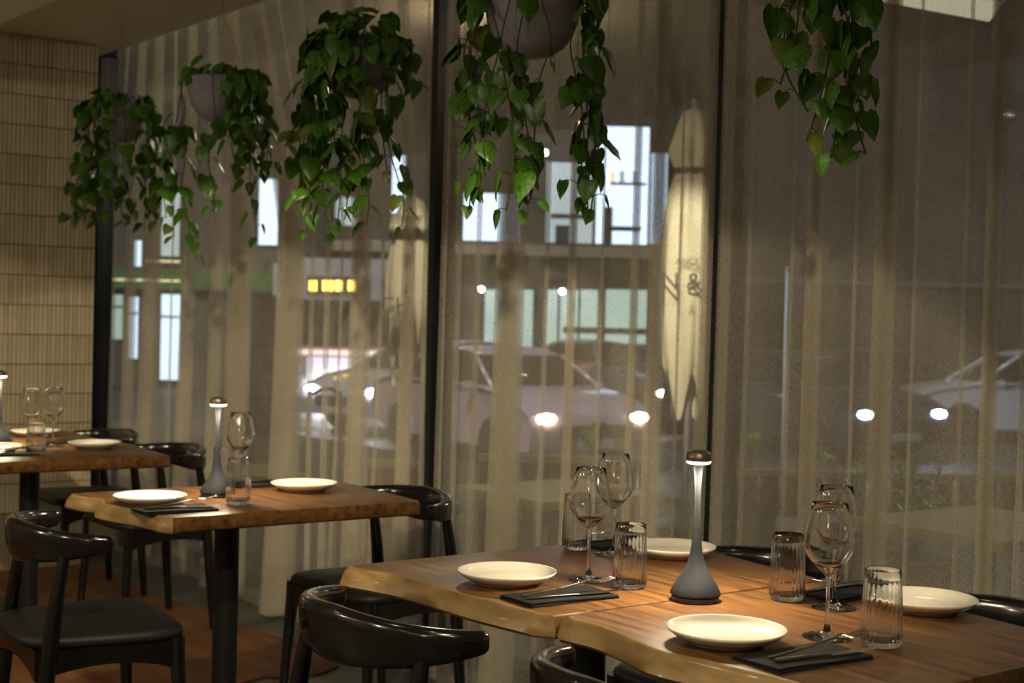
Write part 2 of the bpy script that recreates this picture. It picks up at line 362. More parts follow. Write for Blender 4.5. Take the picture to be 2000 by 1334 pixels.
table(-2.690, -2.047, 0, 0, (-2.335, 1.93), 'live-edged wooden table joined at its right to the nearest table', [1.515, 1.545, 1.560, 1.566, 1.580, 1.590], [2.42, 2.405, 2.40, 2.385, 2.37, 2.355], 1)
table(-2.031, -1.335, 0, 0, (-1.70, 1.93), 'nearest live-edged wooden table, at the bottom right corner', [1.612, 1.622, 1.605, 1.585, 1.605, 1.625, 1.63, 1.64], [2.352, 2.345, 2.34, 2.33, 2.31, 2.28], 2)
table(-4.160, -3.545, 0, 0, (-3.93, 1.80), 'live-edged wooden table standing alone in the middle with one lamp', [1.385, 1.395, 1.425, 1.40, 1.412, 1.43, 1.445, 1.45], [2.27, 2.285, 2.275, 2.27, 2.26], 3)
table(-5.738, -5.105, 0, 0, (-5.46, 1.665), 'wooden table at the left edge with a lit lamp and two wine glasses', [1.34, 1.36, 1.37, 1.385, 1.40], [2.13, 2.13, 2.12, 2.11, 2.10], 4)
table(-6.40, -5.757, 0, 0, (-6.10, 1.66), 'far wooden table against the tiled wall, with one plate in view', [1.33, 1.35, 1.36, 1.35], [2.10, 2.11, 2.10, 2.09], 5)

# ------------------------------------------------------------------ chairs
def chair_rail():
    P = [(-.262, .012), (-.243, -.045), (-.205, -.095), (-.150, -.133), (-.08, -.156), (0, -.165)]
    Pt = [Vector((x, y, 0)) for x, y in P]; Pt = Pt+[Vector((-p.x, p.y, 0)) for p in Pt[-2::-1]]
    C = catmull(Pt, 7); m = len(C)-1; pts = []; rad = []
    for i, p in enumerate(C):
        s = abs(i/m*2-1)                                       # 0 centre back, 1 tips
        hgt = .058-.037*min(1, s**1.25); wid = .0235-.006*s
        if i in (0, m): hgt *= .80; wid *= .75
        pts.append(Vector((p.x, p.y, .688+.012*s*s))); rad.append((wid, hgt))
    bm = bmesh.new(); n = 16; rings = []
    for i, p in enumerate(pts):
        t = (pts[min(i+1, m)]-pts[max(i-1, 0)]); t.z = 0; t.normalize(); sd = Vector((t.y, -t.x, 0))   # outward
        a, b = rad[i]; s = abs(i/m*2-1); ln = .10*(1-s)
        ring = []
        for j in range(n):
            q = 2*pi*j/n; cx, sz = cos(q), sin(q); e = .62
            u = a*math.copysign(abs(cx)**e, cx); v = b*math.copysign(abs(sz)**e, sz)
            ring.append(bm.verts.new(p+sd*(u+v*ln)+Vector((0, 0, v))))
        rings.append(ring)
    for A, B in zip(rings, rings[1:]):
        for j in range(n): bm.faces.new((A[j], A[(j+1) % n], B[(j+1) % n], B[j]))
    for Rg in (rings[0], rings[-1]):
        bm.faces.new(Rg)
    return bm
def make_chair():
    root = empty('dining_chair')
    ob('back_rail', chair_rail(), 'chair', root, angle=55)
    for s in (-1, 1):
        ob('leg', sweep(catmull([(s*.226, -.165, 0), (s*.221, -.150, .20), (s*.216, -.132, .42), (s*.211, -.116, .55), (s*.206, -.096, .672)], 4),
                        [.0135, .0150, .0165, .0180, .0190, .0200, .0208, .0212, .0214, .0212, .0208, .0202, .0195, .0185, .0175, .0165, .0150], 14), 'chair', root, angle=60)
        ob('leg', sweep([(s*.245, .225, 0), (s*.236, .214, .20), (s*.226, .205, .36), (s*.224, .203, .432)], [.0135, .0170, .0205, .021], 14), 'chair', root, angle=60)
        # side rails of the seat frame, each arched on its lower edge
        bm = bmesh.new(); N = 8; rows = []
        for i in range(N+1):
            t = i/N; y = -.160+t*.360; x = s*(.200+.022*t); lo = .345+.032*sin(pi*t)**.7
            rows.append([bm.verts.new((x-.011, y, lo)), bm.verts.new((x+.011, y, lo)), bm.verts.new((x+.011, y, .425)), bm.verts.new((x-.011, y, .425))])
        for a, b in zip(rows, rows[1:]):
            for j in range(4): bm.faces.new((a[j], a[(j+1) % 4], b[(j+1) % 4], b[j]))
        bm.faces.new(rows[0]); bm.faces.new(rows[-1]); ob('side_rail', bm, 'chair', root)
    for y, hw, nm in ((.203, .222, 'front_rail'), (-.155, .200, 'rear_rail')):
        bm = bmesh.new(); N = 8; rows = []
        for i in range(N+1):
            t = i/N; x = -hw+2*hw*t; lo = .345+.030*sin(pi*t)**.7
            rows.append([bm.verts.new((x, y-.010, lo)), bm.verts.new((x, y+.010, lo)), bm.verts.new((x, y+.010, .425)), bm.verts.new((x, y-.010, .425))])
        for a, b in zip(rows, rows[1:]):
            for j in range(4): bm.faces.new((a[j], a[(j+1) % 4], b[(j+1) % 4], b[j]))
        bm.faces.new(rows[0]); bm.faces.new(rows[-1]); ob(nm, bm, 'chair', root)
    # padded seat: rounded trapezoid, domed
    bm = bmesh.new(); n = 48; lay = [(1.0, .427), (1.025, .436), (1.02, .448), (.97, .458), (.85, .465), (.6, .470), (.3, .472)]; rings = []
    for k, z in lay:
        ring = []
        for i in range(n):
            a = 2*pi*i/n; e = .42; cx = math.copysign(abs(cos(a))**e, cos(a)); cy = math.copysign(abs(sin(a))**e, sin(a))
            y = .025+.214*cy*k; x = (.226+.026*cy)*cx*k*(1-.03*cy*cy if cy < 0 else 1); ring.append(bm.verts.new((x, y, z-.010*(cx*cx)*(1 if k < .9 else 0)*.3)))
        rings.append(ring)
    for A, B in zip(rings, rings[1:]):
        for i in range(n): bm.faces.new((A[i], A[(i+1) % n], B[(i+1) % n], B[i]))
    bm.faces.new(rings[0][::-1]); bm.faces.new(rings[-1]); ob('seat', bm, 'leather', root, True)
    return root
CH = [  # x, y of the arm tips, facing, label
    (-2.37, 1.475, 2, 'black round-backed chair in the bottom centre, its arm just below the sloping table edge'),
    (-3.76, 1.285, -3, 'black round-backed chair at the left edge with its leather seat in full view'),
    (-1.68, 1.55, 0, 'black chair cut off by the bottom edge, its arm below the nearest table'),
    (-3.88, 2.33, 184, 'black curved-back chair against the curtain between the lone table and the joined tables'),
    (-2.38, 2.445, 181, 'black chair against the curtain behind the near table lamp'),
    (-1.70, 2.41, 179, 'black chair against the curtain beyond the plate at the right edge'),
    (-5.52, 2.205, 181, 'black curved-back chair at the curtain side of the left-edge table, the nearer of two'),
    (-6.30, 2.215, 180, 'black curved-back chair in the corner by the tiled wall'),
    (-5.45, 1.24, 0, 'black chair at the left edge on the room side of the lit left table'),
]
proto = make_chair(); parts = kids(proto)
for i, (x, y, rz, lab) in enumerate(CH):
    c = proto if i == 0 else copy_tree(proto, parts)
    c.location = (x, y, .0105 if x < -4.5 else 0); c.rotation_euler = (0, 0, R_(rz)); tag(c, lab, 'chair', 'black dining chairs around the tables')

# ------------------------------------------------------------------ tableware
PR = [(0, .0030), (.040, .0030), (.060, .0034), (.0615, .0), (.0645, .0), (.0655, .0036), (.080, .0080), (.093, .0145), (.1015, .0215), (.1050, .0262), (.1042, .0275), (.1022, .0262), (.0985, .0215), (.090, .0150), (.078, .0100), (.062, .0078), (.03, .0070), (0, .0068)]
PL = [((-1.714, 1.727), 'white plate on the nearest table, closest to the camera'), ((-2.348, 1.713), 'white plate left of the pair of wine glasses, on the sloping-edged third table'),
      ((-2.429, 2.259), 'white plate half hidden behind the near lamp, curtain side'), ((-1.716, 2.271), 'white plate at the right edge behind a ribbed tumbler'),
      ((-3.829, 1.512), 'white plate left of the lamp on the lone middle table'), ((-3.918, 2.055), 'white plate right of the wine glass on the lone middle table'),
      ((-5.497, 1.933), 'white plate on the left-edge table, right of its glasses'), ((-6.123, 1.888), 'white plate on the far table behind two wine glasses'),
      ((-5.48, 1.535), 'white plate cut off by the left edge, beside the lamp foot')]
pm = None
for (x, y), lab in PL:
    if pm is None: o = ob('plate', lathe(PR, 72), 'plate', None, True); pm = o.data
    else: o = link('plate', pm, None)
    o.location = (x, y, .7505); tag(o, lab, 'plate', 'white plates set on the tables')
# wine glass: foot and stem are solid, the bowl is a thin blown shell
def wine():
    root = empty('wine_glass')
    ft = [(0, .0002), (.041, .0002), (.0435, .0012), (.043, .0022), (.030, .0038), (.014, .0075), (.0065, .015), (.0040, .026), (.0034, .05), (.0034, .090), (.0042, .104), (.0075, .1125), (.0125, .1165), (.010, .1205), (0, .122)]
    ob('stem', lathe(ft, 40), 'glass', root, angle=45)
    bw = [(.0122, .1168), (.020, .124), (.031, .136), (.0405, .150), (.0440, .162), (.0438, .174), (.0418, .190), (.0385, .208), (.0350, .224), (.0318, .240), (.0314, .2408), (.0308, .2400), (.0338, .224), (.0373, .208), (.0406, .190), (.0426, .174), (.0428, .162), (.0392, .151), (.0297, .1372), (.0187, .1255), (0, .1225)]
    ob('bowl', lathe(bw, 56), 'glass', root, angle=60)
    return root
wg = wine(); wp = kids(wg)
for i, ((x, y), lab) in enumerate([((-1.651, 1.915), 'wine glass on the nearest table, the front one of an overlapping pair'), ((-1.822, 2.131), 'wine glass behind another one beside the right ribbed tumbler'),
        ((-2.293, 1.89), 'wine glass left of the near lamp, front one of its pair'), ((-2.515, 2.149), 'wine glass left of the near lamp, rear and higher one of its pair'),
        (tuple(at_z(468, 953, .75)[:2]), 'single wine glass standing behind the tumbler on the lone middle table'),
        (tuple(at_z(60, 875, .75)[:2]), 'wine glass at the far left behind the ribbed tumbler'), (tuple(at_z(103, 872, .75)[:2]), 'wine glass at the far left, right one of two')]):
    c = wg if i == 0 else copy_tree(wg, wp); c.location = (x, y, .7502); tag(c, lab, 'wine glass', 'empty wine glasses on the tables')
# ribbed tumbler
def fl(a, z): k = max(0, min(1, (.105-z)/.03))*max(0, min(1, (z+.004)/.012)); return 1+.022*k*cos(24*a)
TP = [(0, .0002), (.026, .0002), (.0315, .003), (.0350, .011), (.0360, .024), (.0352, .05), (.0338, .085), (.0322, .118), (.0312, .1340), (.0308, .1346), (.0300, .1340), (.0308, .118), (.0322, .085), (.0334, .05), (.0340, .026), (.0325, .016), (.027, .0115), (0, .0105)]
def fl2(a, z): return 1.0
tb = ob('tumbler', lathe(TP, 192, fl), 'glass', None, angle=50); tme = tb.data
for i, ((x, y), lab) in enumerate([((-1.556, 1.947), 'ribbed glass tumbler furthest right, in front of the right plate'), ((-1.922, 2.106), 'ribbed glass tumbler right of the near lamp'),
        ((-2.179, 1.908), 'ribbed glass tumbler just left of the near lamp'), ((-2.616, 2.117), 'ribbed glass tumbler behind the pair of wine glasses'),
        ((-3.714, 1.734), 'ribbed glass tumbler beside the lamp on the lone middle table'), (tuple(at_z(436, 957, .75)[:2]), 'ribbed glass tumbler hidden behind the middle table lamp'),
        (tuple(at_z(70, 887, .75)[:2]), 'ribbed glass tumbler at the far left, below the two wine glasses')]):
    o = tb if i == 0 else link('tumbler', tme, None); o.location = (x, y, .7502); tag(o, lab, 'tumbler', 'ribbed tumblers on the tables')
# table lamps
lm = mat('lamp glow', (1, .9, .7), .5, emit=(1, .86, .62), es=38)
def tlamp(loc, lab, power):
    root = empty('table_lamp', loc, 0, lab, 'lamp', 'cordless table lamps')
    ob('foot', lathe([(0, .0), (.0465, .0), (.0475, .001), (.0475, .009), (0, .011)], 56), 'lampb', root, angle=40)
    ob('body', lathe([(0, .0105), (.0480, .0105), (.0508, .0135), (.0502, .017), (.0440, .030), (.0340, .046), (.0240, .0610), (.0165, .079), (.0118, .100), (.0086, .130), (.0066, .165), (.0060, .195), (.0064, .225), (.0080, .252), (.0102, .270), (.0112, .277), (0, .277)], 56), 'lamp', root, angle=50)
    M['head'] = M.get('head') or mat('bronze lamp head', (.16, .13, .10), .38, .7)
    sh = ob('lamp_head', lathe([(0, .2790), (.0235, .2790), (.0252, .2810), (.0254, .2880), (.0238, .2955), (.0195, .3000), (.012, .3020), (0, .3025)], 56), 'head', root, angle=50)
    ob('diffuser', lathe([(.0112, .2745), (.0205, .2742), (.0240, .2762), (.0246, .2800), (.0112, .2800)], 56, close=True), lm, sh, True)
    l = bpy.data.lights.new('lamp_light', 'SPOT'); l.energy = power; l.color = (1, .80, .52); l.spot_size = R_(150); l.spot_blend = .6; l.shadow_soft_size = .022
    for k in range(3):
        o = bpy.data.objects.new('lamp_light', l); COL.objects.link(o); a = 2*pi*k/3; o.location = (loc[0]+.030*cos(a), loc[1]+.030*sin(a), loc[2]+.268)
    return root
tlamp((-2.015, 1.94, .7502), 'slate grey trumpet-shaped table lamp on the seam of the two near tables', 9.5)
tlamp((-3.905, 1.752, .7502), 'slate grey trumpet-shaped table lamp on the lone middle table', 6.0)
tlamp((*at_z(-2, 868, .75)[:2], .7502), 'glaring grey table lamp cut off by the left edge', 8)
# folded napkins
def napkin(x, y, rz, lab):
    root = empty('napkin', (x, y, .7503), R_(rz), lab, 'napkin', 'folded black napkins')
    for k, (w, l, h) in enumerate(((.112, .215, .0022), (.110, .212, .0022), (.108, .213, .0022))):
        bm = bmesh.new(); n = 10
        z0 = k*.0026
        def f(u, v, zz): return Vector(((u-.5)*w+.0015*sin(k*2+v*6), (v-.5)*l, z0+zz+.0012*sin(u*3+k)*sin(v*4+k*2)*(1 if k else 0)))
        A = [[bm.verts.new(f(i/6, j/n, 0)) for j in range(n+1)] for i in range(7)]; B = [[bm.verts.new(f(i/6, j/n, h)) for j in range(n+1)] for i in range(7)]
        for i in range(6):
            for j in range(n):
                bm.faces.new((A[i][j], A[i][j+1], A[i+1][j+1], A[i+1][j])); bm.faces.new((B[i][j], B[i+1][j], B[i+1][j+1], B[i][j+1]))
        for i in range(6):
            for j in (0, n): bm.faces.new((A[i][j], A[i+1][j], B[i+1][j], B[i][j]))
        for j in range(n):
            for i in (0, 6): bm.faces.new((A[i][j], A[i][j+1], B[i][j+1], B[i][j]))
        ob('fold', bm, 'napkin', root, angle=40)
    return root
def fork_mesh():
    root = empty('fork'); bm = bmesh.new()
    H = [(0, .0, .0055), (.02, .0, .0056), (.05, .0005, .0045), (.09, .002, .0030), (.125, .006, .0026), (.138, .0075, .004), (.147, .006, .0095), (.160, .0035, .0118), (.166, .003, .0118)]
    rows = []
    for y, z, w in H: rows.append([bm.verts.new((-w, y, z)), bm.verts.new((w, y, z)), bm.verts.new((w*.7, y, z+.0022)), bm.verts.new((-w*.7, y, z+.0022))])
    for a, b in zip(rows, rows[1:]):
        for j in range(4): bm.faces.new((a[j], a[(j+1) % 4], b[(j+1) % 4], b[j]))
    bm.faces.new(rows[0]); bm.faces.new(rows[-1]); ob('handle', bm, 'steel', root, angle=60)
    for k in range(4):
        x = -.0102+.0068*k
        ob('tine', sweep([(x, .164, .004), (x, .180, .0042), (x*.97, .194, .0065), (x*.95, .205, .010)], [(.0021, .0011), (.0019, .001), (.0016, .0009), (.0007, .0005)], 6), 'steel', root, True)
    return root
def knife_mesh():
    root = empty('knife')
    ob('handle', sweep([(0, 0, .004), (0, .02, .0042), (0, .06, .004), (0, .10, .0036), (0, .118, .0034)], [(.0050, .0026), (.0068, .0034), (.0060, .0032), (.0048, .0026), (.0058, .0018)], 12), 'steel', root, angle=60)
    bm = bmesh.new(); n = 12; A = []
    for i in range(n+1):
        t = i/n; y = .116+.112*t; r = .0085-.0015*t; r *= math.sqrt(max(0.02, 1-max(0, (t-.80)/.2)**2)); A.append([bm.verts.new((-.0052, y, .0022)), bm.verts.new((-.0052+r*1.7, y, .0028)), bm.verts.new((-.0052, y, .0040))])
    for a, b in zip(A, A[1:]):
        for j in range(3): bm.faces.new((a[j], a[(j+1) % 3], b[(j+1) % 3], b[j]))
    bm.faces.new(A[0]); bm.faces.new(A[-1]); ob('blade', bm, 'steel', root)
    return root
fk, kn = fork_mesh(), knife_mesh(); fp, kp = kids(fk), kids(kn); first = [1, 1]
SETS = [  # napkin centre, rotation, fork start, fork angle, knife start, knife angle, place words
    ((-2.165, 1.712), -2, (-2.180, 1.630, 8), -14, (-2.150, 1.618), -6, 'below the pair of wine glasses'),
    ((-1.560, 1.752), -3, (-1.570, 1.680, 8), -9, (-1.545, 1.668), -6, 'on the nearest table'),
    ((-3.668, 1.522), 0, (-3.695, 1.445, 8), -12, (-3.665, 1.432), -4, 'on the lone middle table, room side'),
    (tuple(at_z(512, 947, .752)[:2]), 184, None, 0, None, 0, 'on the lone middle table, curtain side'),
    ((-2.625, 2.265), 182, None, 0, None, 0, 'behind the pair of wine glasses'),
    ((-1.905, 2.275), 183, None, 0, None, 0, 'at the curtain side behind the paired wine glasses'),
    (tuple(at_z(128, 864, .752)[:2]), 180, None, 0, None, 0, 'at the far left beyond the two wine glasses'),
    (tuple(at_z(14, 888, .752)[:2]), 0, None, 0, None, 0, 'cut off by the left edge')]
for (nx, ny), rz, fs, fa, ks, ka, words in SETS:
    napkin(nx, ny, rz, 'folded black napkin '+words)
    mk = Matrix.Rotation(R_(rz), 3, 'Z')
    if fs is None:
        q = mk @ Vector((-.012, -.088, 0)); fs = (nx+q.x, ny+q.y); fa = rz-12
        q = mk @ Vector((.012, -.094, 0)); ks = (nx+q.x, ny+q.y); ka = rz-6
    c = fk if first[0] else copy_tree(fk, fp); first[0] = 0
    c.location = (fs[0], fs[1], .7592); c.rotation_euler = (R_(6), 0, R_(fa)); tag(c, 'steel fork lying on the black napkin '+words, 'fork', 'steel forks')
    c = kn if first[1] else copy_tree(kn, kp); first[1] = 0
    c.location = (ks[0], ks[1], .7580); c.rotation_euler = (0, 0, R_(ka)); tag(c, 'steel knife lying on the black napkin '+words, 'knife', 'steel knives')

# ------------------------------------------------------------------ hanging planters
def leaf_mesh(seed, m):
    rnd = random.Random(seed); bm = bmesh.new(); fold = rnd.uniform(.15, .55); curl = rnd.uniform(.15, .6); asy = rnd.uniform(-.08, .08)
    out = [(0, .0), (.28, -.13), (.44, -.02), (.50, .20), (.44, .45), (.28, .72), (.10, .95), (0, 1.08)]
    mid = [0, .03, .12, .28, .48, .70, .92, 1.08]
    def P(x, y): return Vector((x*(1+asy), -(-0) + -abs(x)*0, 0))
    def pt(x, y): return Vector((x, y, -fold*abs(x)**1.3*.9-curl*y*y*.45+.03*sin(9*y+seed)*abs(x)*2))
    C = [bm.verts.new(pt(0, y)) for y in mid[1:-1]]
    tip = bm.verts.new(pt(asy, 1.1)); base = bm.verts.new(pt(0, 0.02))
    for s in (-1, 1):
        V = [bm.verts.new(pt(s*x+asy*y, y)) for x, y in out[1:-1]]
        H = [bm.verts.new(pt(s*x*.5+asy*y, (y+mid[i+1])/2)+Vector((0, 0, .02))) for i, (x, y) in enumerate(out[1:-1])]
        bm.faces.new((base, V[0], H[0])); bm.faces.new((base, H[0], C[0]))
        for i in range(5):
            bm.faces.new((C[i], H[i], H[i+1], C[i+1])); bm.faces.new((H[i], V[i], V[i+1], H[i+1]))
        bm.faces.new((C[5], H[5], tip)); bm.faces.new((H[5], V[5], tip))
    me = bpy.data.meshes.new('leaf'); bmesh.ops.recalc_face_normals(bm, faces=bm.faces); bm.to_mesh(me); bm.free(); me.materials.append(M[m])
    for p in me.polygons: p.use_smooth = True
    return me
LV = [leaf_mesh(s, 'leaf') for s in range(6)]+[leaf_mesh(s, 'leafy') for s in (11, 12)]
potm = None
def planter(x, zr, lab, vines, seed, top=26, Y=2.30, bush=1.0, lsize=1.0, dn=1.0, bare=None):
    """vines: (side offset, depth offset, lowest z, sway)"""
    global potm
    rnd = random.Random(seed); root = empty('hanging_planter', (x, Y, zr-.17), 0, lab, 'planter', 'hanging planters of trailing pothos')
    if potm is None:
        pr = [(0, 0), (.030, .001), (.060, .010), (.090, .030), (.113, .060), (.127, .098), (.1325, .135), (.1335, .170), (.1255, .170), (.124, .135), (.118, .100), (.10, .06), (0, .02)]
        o = ob('pot', lathe(pr, 64), 'pot', root, angle=60); potm = o.data
    else: link('pot', potm, None, root)
    ob('soil', lathe([(0, .152), (.08, .154), (.124, .146)], 24), 'soil', root, True)
    hz = ZC-(zr-.17)
    apex = Vector((.0, .0, hz-.16))
    bm = bmesh.new(); sweep([apex, (0, 0, hz-.012)], .0022, 6, bm)
    for k in range(3): a = 2*pi*k/3+.4; sweep([(.129*cos(a), .129*sin(a), .168), apex], .0010, 5, bm)
    ob('hanging_wire', bm, 'wire', root)
    ob('ceiling_hook', lathe([(0, hz), (.018, hz), (.018, hz-.010), (.004, hz-.014), (.004, hz-.03), (0, hz-.03)], 16), 'plate', root)
    def put_leaf(par, p, d, size, droop):
        me = LV[rnd.choice((0, 1, 2, 3, 4, 5, 0, 1, 2, 3, 4, 5, 6, 7))] if rnd.random() < .75 else LV[rnd.randrange(6)]
        o = bpy.data.objects.new('leaf', me); COL.objects.link(o); o.parent = par
        out = Vector((d.x, d.y, 0)); out = out.normalized() if out.length > 1e-4 else Vector((1, 0, 0))
        yv = (out*cos(droop)+Vector((0, 0, -sin(droop)))).normalized(); nrm = (out*sin(droop)+Vector((0, 0, cos(droop)))); xv = yv.cross(nrm).normalized()
        q = Matrix((xv, yv, nrm)).transposed().to_quaternion(); q = q @ __import__('mathutils').Quaternion((0, 1, 0), rnd.uniform(-.7, .7))
        o.rotation_mode = 'QUATERNION'; o.rotation_quaternion = q; o.location = p; o.scale = (size, size, size)
    def vine(p0, top_pts, zb, du, sway):
        P = [Vector(q) for q in top_pts]; last = P[-1]; n = max(3, int((last.z-zb)/.09))
        for i in range(1, n+1):
            t = i/n; P.append(Vector((last.x+du.x*t+rnd.uniform(-.012, .012)+sway*sin(t*5+seed)*.03, last.y+du.y*t+rnd.uniform(-.012, .012), last.z+(zb-last.z)*t)))
        C = catmull(P, 4); bm = sweep(C, .0021, 5); nodes = []
        acc = .0; k = 0
        for a, b in zip(C, C[1:]):
            acc += (b-a).length
            if acc > .029*dn:
                acc = 0; k += 1; ang = k*2.4+rnd.uniform(-.6, .6); d = Vector((cos(ang), sin(ang), 0)); ln = rnd.uniform(.018, .045)
                if b.y+Y > 2.44 and d.y > 0: d.y = -d.y
                rad = math.hypot(b.x, b.y)
                if b.z > .0 and rad < .16 and d.dot(Vector((b.x, b.y, 0))) < 0: d = -d
                uu = b.dot(R0)
                if bare and bare[0] < uu < bare[1] and .0 < b.z < .19 and b.dot(F0) < .03 and rnd.random() < bare[2]: continue
                e = b+d*ln+Vector((0, 0, rnd.uniform(-.005, .02))); sweep([b, (b+e)/2+Vector((0, 0, .006)), e], .0012, 4, bm); nodes.append((e, d))
        vo = ob('vine', bm, 'stem', root, True)
        for i, (e, d) in enumerate(nodes):
            put_leaf(vo, e, d, rnd.uniform(.046, .078)*lsize*(1 if i < len(nodes)-2 else .7), rnd.uniform(.7, 1.45))
    for (u, v, zb, sw) in vines:
        o2 = R0*u-F0*v; a = Vector((o2.x, o2.y, 0)); r = max(a.length, .01); out = a/r if r > .02 else Vector((0, -1, 0))
        tp = [out*.04+Vector((0, 0, .155)), out*.10+Vector((0, 0, .195)), out*.142+Vector((0, 0, .175)), out*.155+Vector((0, 0, .12))]
        du = a-out*.155
        vine(None, tp, zb-(zr-.17), du, sw)
    # leaves standing up over the soil
    bm = bmesh.new(); nodes = []
    for i in range(top):
        a = rnd.uniform(0, 2*pi); r = rnd.uniform(.01, .10); b = Vector((r*cos(a), r*sin(a), .150)); h = rnd.uniform(.02, .10)*bush
        e = b+Vector((cos(a)*.05*rnd.random(), sin(a)*.05*rnd.random(), h)); sweep([b, (b+e)/2+Vector((0, 0, .01)), e], .0014, 4, bm); nodes.append((e, Vector((cos(a+rnd.uniform(-.8, .8)), sin(a+rnd.uniform(-.8, .8)), 0))))
    sp = ob('stem_cluster', bm, 'stem', root, True)
    for e, d in nodes: put_leaf(sp, e, d, rnd.uniform(.045, .070)*lsize, rnd.uniform(.0, .9))
x1 = at_y(236, 205, 2.3).x; x2 = at_y(432, 155, 2.3).x; x3 = at_y(703, 95, 2.3).x; x4 = at_y(1041, 0, 2.3).x; x5 = at_y(1537, 0, 2.3).x
planter(x1, 2.262, 'hanging grey bowl of trailing pothos furthest left, in front of the tiled wall', [(-.20, 0, 1.74, 1), (-.17, .06, 1.68, 1), (-.14, .1, 1.72, -1), (-.11, .12, 1.70, 1), (-.05, .13, 1.68, 1), (.0, .14, 1.75, -1), (.05, .13, 1.70, 1), (.10, .1, 1.72, 1), (.14, .06, 1.68, 1), (.17, .0, 1.78, -1), (-.08, .15, 1.80, 1), (.20, .05, 1.72, 1)], 1, 16, bare=(-.12, .07, .7))
planter(x2, 2.238, 'pale half-bowl planter second from the left, vines thin on its left side', [(-.17, .06, 1.60, 2), (-.21, .03, 1.68, 1), (-.09, .02, 1.52, 1.5), (.0, .13, 1.70, 1), (.09, .12, 1.86, 1), (.14, .1, 1.82, 1), (.19, .03, 1.85, -1), (.17, .08, 1.60, 1), (.21, .06, 1.90, 1), (.12, .14, 1.96, 1), (.05, .14, 1.98, 1)], 2, 14, bare=(-.16, .03, 1))
planter(x3, 2.205, 'bushiest hanging planter, third from the left, its bowl almost hidden by leaves', [(-.20, 0, 1.68, 1), (-.18, .08, 1.62, 1), (-.13, .12, 1.58, -1), (-.09, .14, 1.56, 1), (-.05, .15, 1.60, 1), (.0, .15, 1.62, -1), (.04, .15, 1.60, 1), (-.14, .16, 1.70, 1), (-.02, .17, 1.72, 1), (.14, .10, 1.60, 2), (.10, .13, 1.74, 1), (-.16, .03, 1.80, 1), (-.08, .18, 1.88, 1), (.21, .0, 2.06, 2), (-.21, .1, 1.86, -1)], 3, 44, bush=1.5)
planter(x4, 2.205, 'largest-looking planter at the top centre, its blue-grey bowl bare in the middle', [(-.18, .02, 1.66, 1), (-.16, .08, 1.60, 1), (-.12, .11, 1.62, -1), (-.06, .13, 1.60, 1), (-.02, .14, 1.58, 1), (.02, .13, 1.64, -1), (.13, .10, 1.68, 1), (.16, .08, 1.60, 1), (.18, .03, 1.62, -1), (-.19, .0, 1.78, 1), (.17, .0, 1.72, 1)], 4, 18, bare=(-.13, .13, .85))
planter(x5, 2.185, 'hanging planter at the top right, only the underside of its bowl in view', [(-.05, .14, 1.90, 1), (.0, .14, 1.76, -1), (.04, .14, 1.70, 1), (.08, .13, 1.67, 1), (.11, .11, 1.70, 1), (.14, .08, 1.68, -1), (.10, .13, 1.84, 1), (-.02, .15, 1.82, 1), (.16, .05, 1.80, 1)], 5, 18)
#OUTSIDE#
# ------------------------------------------------------------------ terrace and street beyond the glass
ANG = math.atan2(R0.y, R0.x)
RD = -.48
M['terrace'] = nz(mat('terrace paving', rough=.7), 3, (.07, .065, .05), (.13, .12, .09))
M['asphalt'] = nz(mat('dark asphalt', rough=.6), 5, (.025, .027, .03), (.06, .062, .066))
M['roofb'] = nz(mat('brown boarded soffit', rough=.8), 3, (.11, .085, .055), (.16, .125, .085), (1, 12, 1))
M['canvas'] = nz(mat('cream canvas', rough=.85), 8, (.66, .60, .44), (.76, .70, .54))
M['ink'] = mat('dark grey print', (.055, .05, .045), .8); M['gold'] = mat('gold print', (.48, .36, .12), .7)
M['facade'] = nz(mat('taupe facade', rough=.85), .6, (.11, .10, .085), (.17, .155, .13))
M['facade2'] = nz(mat('brown facade', rough=.85), .8, (.022, .018, .013), (.035, .028, .020))
M['ledge'] = mat('pale concrete ledge', (.50, .44, .33), .8)
M['green'] = mat('green fascia', (.06, .20, .05), .6)
M['aframe'] = mat('dark aluminium', (.03, .035, .035), .4)
M['rubber'] = mat('tyre rubber', (.012, .012, .012), .8); M['hub'] = mat('alloy wheel', (.35, .35, .36), .35, .8)
M['carglass'] = mat('car window', (.01, .012, .014), .08, 0, .8)
M['slat'] = nz(mat('terrace timber', rough=.6), 6, (.07, .035, .018), (.13, .07, .035), (1, 8, 8))
M['tan'] = mat('pale terrace table', (.40, .33, .18), .5)
M['bush'] = nz(mat('bush leaf', rough=.5), 12, (.12, .30, .03), (.34, .60, .09))
M['greyp'] = mat('pale grey paint', (.42, .41, .44), .5); M['bark'] = mat('twig', (.10, .07, .04), .8)
def em(n, c, s): M[n] = mat(n, (.5, .5, .5), .6, emit=c, es=s)
em('lit cool window', (.62, .78, 1.0), 2.6); em('lit pale window', (.60, .74, .78), .9); em('lit shop window', (.55, .80, .66), .85)
em('headlamp', (.92, .95, 1), 200); em('warm headlamp', (1, .86, .60), 80); em('blue headlamp', (.55, .66, 1), 110); em('tail lamp', (1, .06, .03), 6)
em('amber sign', (1, .62, .05), 9); em('lit yellow strip', (1, .85, .45), 1.6); em('pink rim glow', (1, .55, .52), 2); em('lamp globe', (.85, .92, 1), 60)
em('lit cream panel', (1, .86, .58), .62); em('lilac bodywork glow', (.80, .66, .88), 1.3)
tag(ob('ground', bx((-14, 18, RD-.1), (100, 29.8, .2)), 'asphalt'), kind='structure')
tag(ob('terrace_floor', bx((-4.5, 5.4, -.29), (26, 4.7, .36)), 'terrace'), kind='structure')
tag(ob('terrace_ceiling', bx((-5, 5.3, 3.10), (28, 4.5, .18)), 'roofb'), kind='structure')
